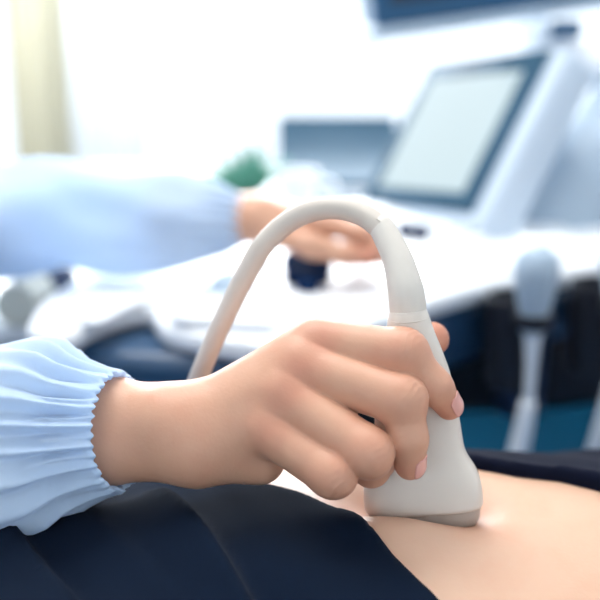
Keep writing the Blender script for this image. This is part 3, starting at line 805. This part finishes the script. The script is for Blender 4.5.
sleeve('sleeve', [e0, e1, e2, e3, elb, (elb + shR) / 2 + np.array([-.02, 0, .0]), shR + np.array([-.03, .02, .0])], None,
       [(0, .0285), (.008, .0295), (.018, .0320), (.024, .0345), (.034, .0420), (.05, .0455), (.10, .047), (.2, .056), (.5, .075)], .0025, 36, .020, .0075, 3, per)
l0, l1, l2 = P(255, 219, .95), P(215, 220, .951), P(125, 222, .957)
sleeve('sleeve', [l0, l1, l2, Lelb + np.array([.08, 0, 0.004]), Lelb, (Lelb + shL) / 2 + np.array([-.02, 0, 0]), shL + np.array([-.03, -.02, 0])], None,
       [(0, .0205), (.012, .023), (.03, .031), (.06, .040), (.12, .046), (.2, .053), (.5, .075)], .0015, 30, .022, .005, 8, per)

stool = thing('stool', 'round blue wheeled stool under the gowned person', 'stool', (PX0 - .02, PY0, 0))
lathe('seat', [(0, .40), (.18, .40), (.19, .41), (.19, .45), (.18, .462), (0, .465)], M_vinyl, stool, 40, M=T3(PX0 - .02, PY0, 0))
lathe('column', [(0, .06), (.025, .06), (.025, .40), (0, .40)], M_steel, stool, 20, M=T3(PX0 - .02, PY0, 0))
for i in range(5):
    a = i * 2 * math.pi / 5 + .3; ex = (PX0 - .02 + .24 * math.cos(a), PY0 + .24 * math.sin(a))
    tube('foot_bar', [(PX0 - .02, PY0, .085), (ex[0], ex[1], .07)], .014, M_steel, stool, 2, 12)
    lathe('castor', [(0, -.012), (.03, -.012), (.03, .012), (0, .012)], M_black, stool, 16, M=frame((ex[0], ex[1], .03), (0, 0, 1), (0, 1, 0), (-1, 0, 0)))

# ---------------------------------------------------------------- the patient on the bed
CT = P(423, 516, .499); CTz = CT[2]
ang = math.radians(25); dv = np.array([math.cos(ang), math.sin(ang), 0]); nv_ = np.array([-math.sin(ang), math.cos(ang), 0])
def sn(p): r = p - CT; return r @ dv, r @ nv_
def Wp(s, n, z): return CT + dv * s + nv_ * n + np.array([0, 0, z - CTz])
BED = .665
ZC = (CTz + .004 + BED) / 2; HB = (CTz + .004 - BED) / 2
FR = np.stack([dv, nv_, np.array([0, 0, 1.0])])
NO, NU = .02, -.022
def pat_torso(p):
    s, n = sn(p); z = p[:, 2]
    no = np.interp(s, [-.08, .14], [NO, -.014])
    a = np.interp(s, [-.30, -.16, 0, .12, .25, .40, .50], [.165, .172, .150, .134, .142, .16, .12])
    top = CTz + .006 + np.interp(s, [-.3, -.16, -.08, 0, .06, .12, .20, .30, .40, .5], [-.030, -.008, .000, 0, -.003, -.009, -.030, -.054, -.06, -.07])
    b = (top - BED) / 2; zc = (top + BED) / 2
    e = 2.05
    k = ((np.abs(n - no) / a) ** e + (np.abs(z - zc) / b) ** e) ** (1 / e)
    f = (k - 1) * np.minimum(a, b) * .95
    f = np.maximum(f, np.maximum(-.28 - s, s - .47))
    # the probe presses a shallow dent, flesh swells in front of it
    return f
def dent(p):
    x = (p - CT) @ ax_x; y = (p - CT) @ ax_n
    return .009 * np.exp(-(x / .036) ** 4 - ((y + .006) / .019) ** 2) - .0070 * np.exp(-((x + .012) / .030) ** 2 - ((y - .026) / .013) ** 2)
def pat_body(p):
    f = pat_torso(p)
    f = f + dent(p) * np.clip((p[:, 2] - CTz + .05) / .03, 0, 1)
    for s_ in (-1, 1):
        f = smin(f, chain(p, [Wp(-.20, NO + s_ * .085, .765), Wp(-.58, NO + s_ * .10, .745), Wp(-.98, NO + s_ * .09, .715)], [.09, .064, .04], .03), .05)
        f = smin(f, cone(p, Wp(-.98, NO + s_ * .09, .705), Wp(-1.03, NO + s_ * .10, .80), .036, .028), .02)
        f = smin(f, chain(p, [Wp(.42, NU + s_ * .16, .765), Wp(.30, NU + s_ * .235, .735), Wp(.16, NU + s_ * .25, .715)], [.055, .044, .036], .02), .03) if s_ < 0 else \
            smin(f, chain(p, [Wp(.42, NU + s_ * .155, .765), Wp(.55, NU + s_ * .21, .74), Wp(.66, NU + s_ * .12, .72)], [.055, .044, .034], .02), .03)
    for i_ in range(4):                                                                # hands resting on the mattress
        o_ = -.030 + .020 * i_
        f = smin(f, cone(p, Wp(.15, NU - .25, .700), Wp(.085, NU - .25 + o_, .692), .020, .013), .012)
        f = smin(f, chain(p, [Wp(.085, NU - .25 + o_ * 1.05, .692), Wp(.045, NU - .25 + o_ * 1.15, .692), Wp(.012 + .004 * abs(i_ - 1), NU - .25 + o_ * 1.2, .680)], [.0095, .0088, .0075], .003), .004)
        f = smin(f, cone(p, Wp(.655, NU + .125, .715), Wp(.67, NU + .06 + .3 * o_, .700), .020, .013), .012)
    f = smin(f, chain(p, [Wp(.135, NU - .225, .700), Wp(.095, NU - .195, .690), Wp(.065, NU - .190, .683)], [.014, .0105, .008], .004), .006)
    f = smin(f, cone(p, Wp(.44, NU, .775), Wp(.56, NU, .785), .062, .055), .04)
    f = smin(f, ellip(p, Wp(.66, NU, .795), FR, (.115, .078, .095)), .03)
    f = smin(f, cone(p, Wp(.64, NU, .885), Wp(.615, NU, .90), .008, .010), .01)
    f = smin(f, ellip(p, Wp(.588, NU, .882), FR, (.008, .024, .010)), .006)
    for s_ in (-1, 1):
        f = smin(f, ellip(p, Wp(.645, NU + s_ * .030, .878), FR, (.010, .015, .008)), .006)
        f = smin(f, ellip(p, Wp(.645, NU + s_ * .080, .79), FR, (.028, .008, .018)), .008)
    return f
lo = np.min([Wp(s, n, .62) for s in (-1.1, .82) for n in (-.36, .40)], 0) ; hi = np.max([Wp(s, n, .93) for s in (-1.1, .82) for n in (-.36, .40)], 0)
pv, pq = surface(pat_body, lo, hi, .006)
pat = thing('person', 'person lying on the exam bed with bared belly between navy trousers and shirt', 'person', Wp(0, 0, BED))
pb = mesh('body', pv, pq, M_belly, pat)
xx = (pv - CT) @ ax_x; yy_ = (pv - CT) @ ax_n
flush_shade_attr(pb, .55 * np.exp(-(xx / .04) ** 4 - (yy_ / .020) ** 2))  # orange contact shading around the probe, painted in together with skin redness
def hem_t(n): return np.interp(n, [-.20, -.0621, -.0368, -.0023, .0273, .0448, .16], [-.006, -.0297, -.0345, -.0411, -.0528, -.0621, -.125])
def hem_s(n): return np.interp(n, [-.18, -.06, -.0215, -.0002, .0103, .03, .16], [.150, .112, .092, .071, .052, .036, -.02])
def ridge(p, pts, r): return chain(p, pts, [r * .6] + [r] * (len(pts) - 2) + [r * .8], .01)
FOLDS = [(-.109, .066, -.1055, -.036, .012), (-.187, .088, -.172, .0, .012), (-.150, .072, -.140, .02, .003)]
def smax(a, b, k): return -smin(-a, -b, k)
def trous_f(p):
    s, n = sn(p)
    f = pat_torso(p) + dent(p) * np.clip((p[:, 2] - CTz + .05) / .03, 0, 1)
    for s_ in (-1, 1):
        f = smin(f, chain(p, [Wp(-.20, NO + s_ * .085, .765), Wp(-.58, NO + s_ * .10, .745), Wp(-.92, NO + s_ * .09, .715)], [.09, .068, .055], .03), .05)
    f = f - .0045
    # broad soft folds running down the thigh from the hip
    w = n * .85 + s * .50
    fa = np.clip((-s - .05) / .08, 0, 1)
    f = f - fa * .0016 * np.sin(w * 61 + s * 20)
    for (sa, na, sb, nb, A) in FOLDS:
        d = np.array([sb - sa, nb - na]); L = np.hypot(*d); d /= L
        t = (s - sa) * d[0] + (n - na) * d[1]; u = -(s - sa) * d[1] + (n - na) * d[0] + .10 * t * (t - L)
        env = 1 / (1 + np.exp(-(t + .002) / .006)) * 1 / (1 + np.exp((t - L - .05) / .02))
        f = f - A * env / (1 + np.exp(np.clip(u / .0014, -40, 40))) * np.exp(np.minimum(u, 0) / .022)
    f = f + .0012 * np.sin(n * 50 + 3) * np.clip((s + .12) / .1, 0, 1)
    f = smax(f, s - hem_t(n) - .003 - .0012 * np.sin(n * 40), .005)
    return np.maximum(f, -.90 - s)
V, Q = surface(trous_f, np.min([Wp(s, n, .60) for s in (-1.0, .06) for n in (-.26, .30)], 0), np.max([Wp(s, n, .93) for s in (-1.0, .06) for n in (-.26, .30)], 0), .0035)
mesh('trousers', V, Q, M_trous, pat)
def shirt_f(p):
    s, n = sn(p)
    f = pat_torso(p) - .004
    for s_ in (-1, 1):
        f = smin(f, cone(p, Wp(.42, NU + s_ * .16, .765), Wp(.36, NU + s_ * .215, .745), .062, .056) if s_ < 0 else cone(p, Wp(.42, NU + s_ * .155, .765), Wp(.50, NU + s_ * .19, .745), .062, .056), .03)
    f = f - .003 * np.sin(n * 34 + s * 26) * np.clip((s - .06) / .06, 0, 1) - .003 * np.exp(-((s - hem_s(n) - .013) / .012) ** 2)
    f = smax(f, hem_s(n) + .010 + .002 * np.sin(n * 45) - s, .006)
    return np.maximum(f, s - .46)
V, Q = surface(shirt_f, np.min([Wp(s, n, .60) for s in (-.02, .6) for n in (-.30, .32)], 0), np.max([Wp(s, n, .93) for s in (-.02, .6) for n in (-.30, .32)], 0), .0045)
mesh('shirt', V, Q, M_shirt, pat)
def phair_f(p):
    s, n = sn(p); f = ellip(p, Wp(.685, NU, .785), FR, (.112, .09, .10)); return np.maximum(f, .655 + .5 * np.maximum(0, p[:, 2] - .80) - s)
V, Q = surface(phair_f, Wp(.69, NU, .78) - .2, Wp(.69, NU, .78) + .2, .007); mesh('hair', V, Q, M_hair, pat)

bed = thing('exam_bed', 'blue vinyl exam bed under the lying person', 'bed', Wp(-.12, NO, 0))
MB_ = frame(Wp(-.12, NO, 0), dv, nv_, (0, 0, 1))
box('mattress', -.98, 1.0, -.31, .31, .565, BED, M_vinyl, bed, bev=.02, seg=3, M=MB_)
box('bed_frame', -.96, .98, -.29, .29, .50, .565, M_white, bed, bev=.006, M=MB_)
for x in (-.88, .90):
    for y in (-.25, .25): box('leg', x - .025, x + .025, y - .025, y + .025, 0, .5, M_steel, bed, bev=.004, M=MB_)
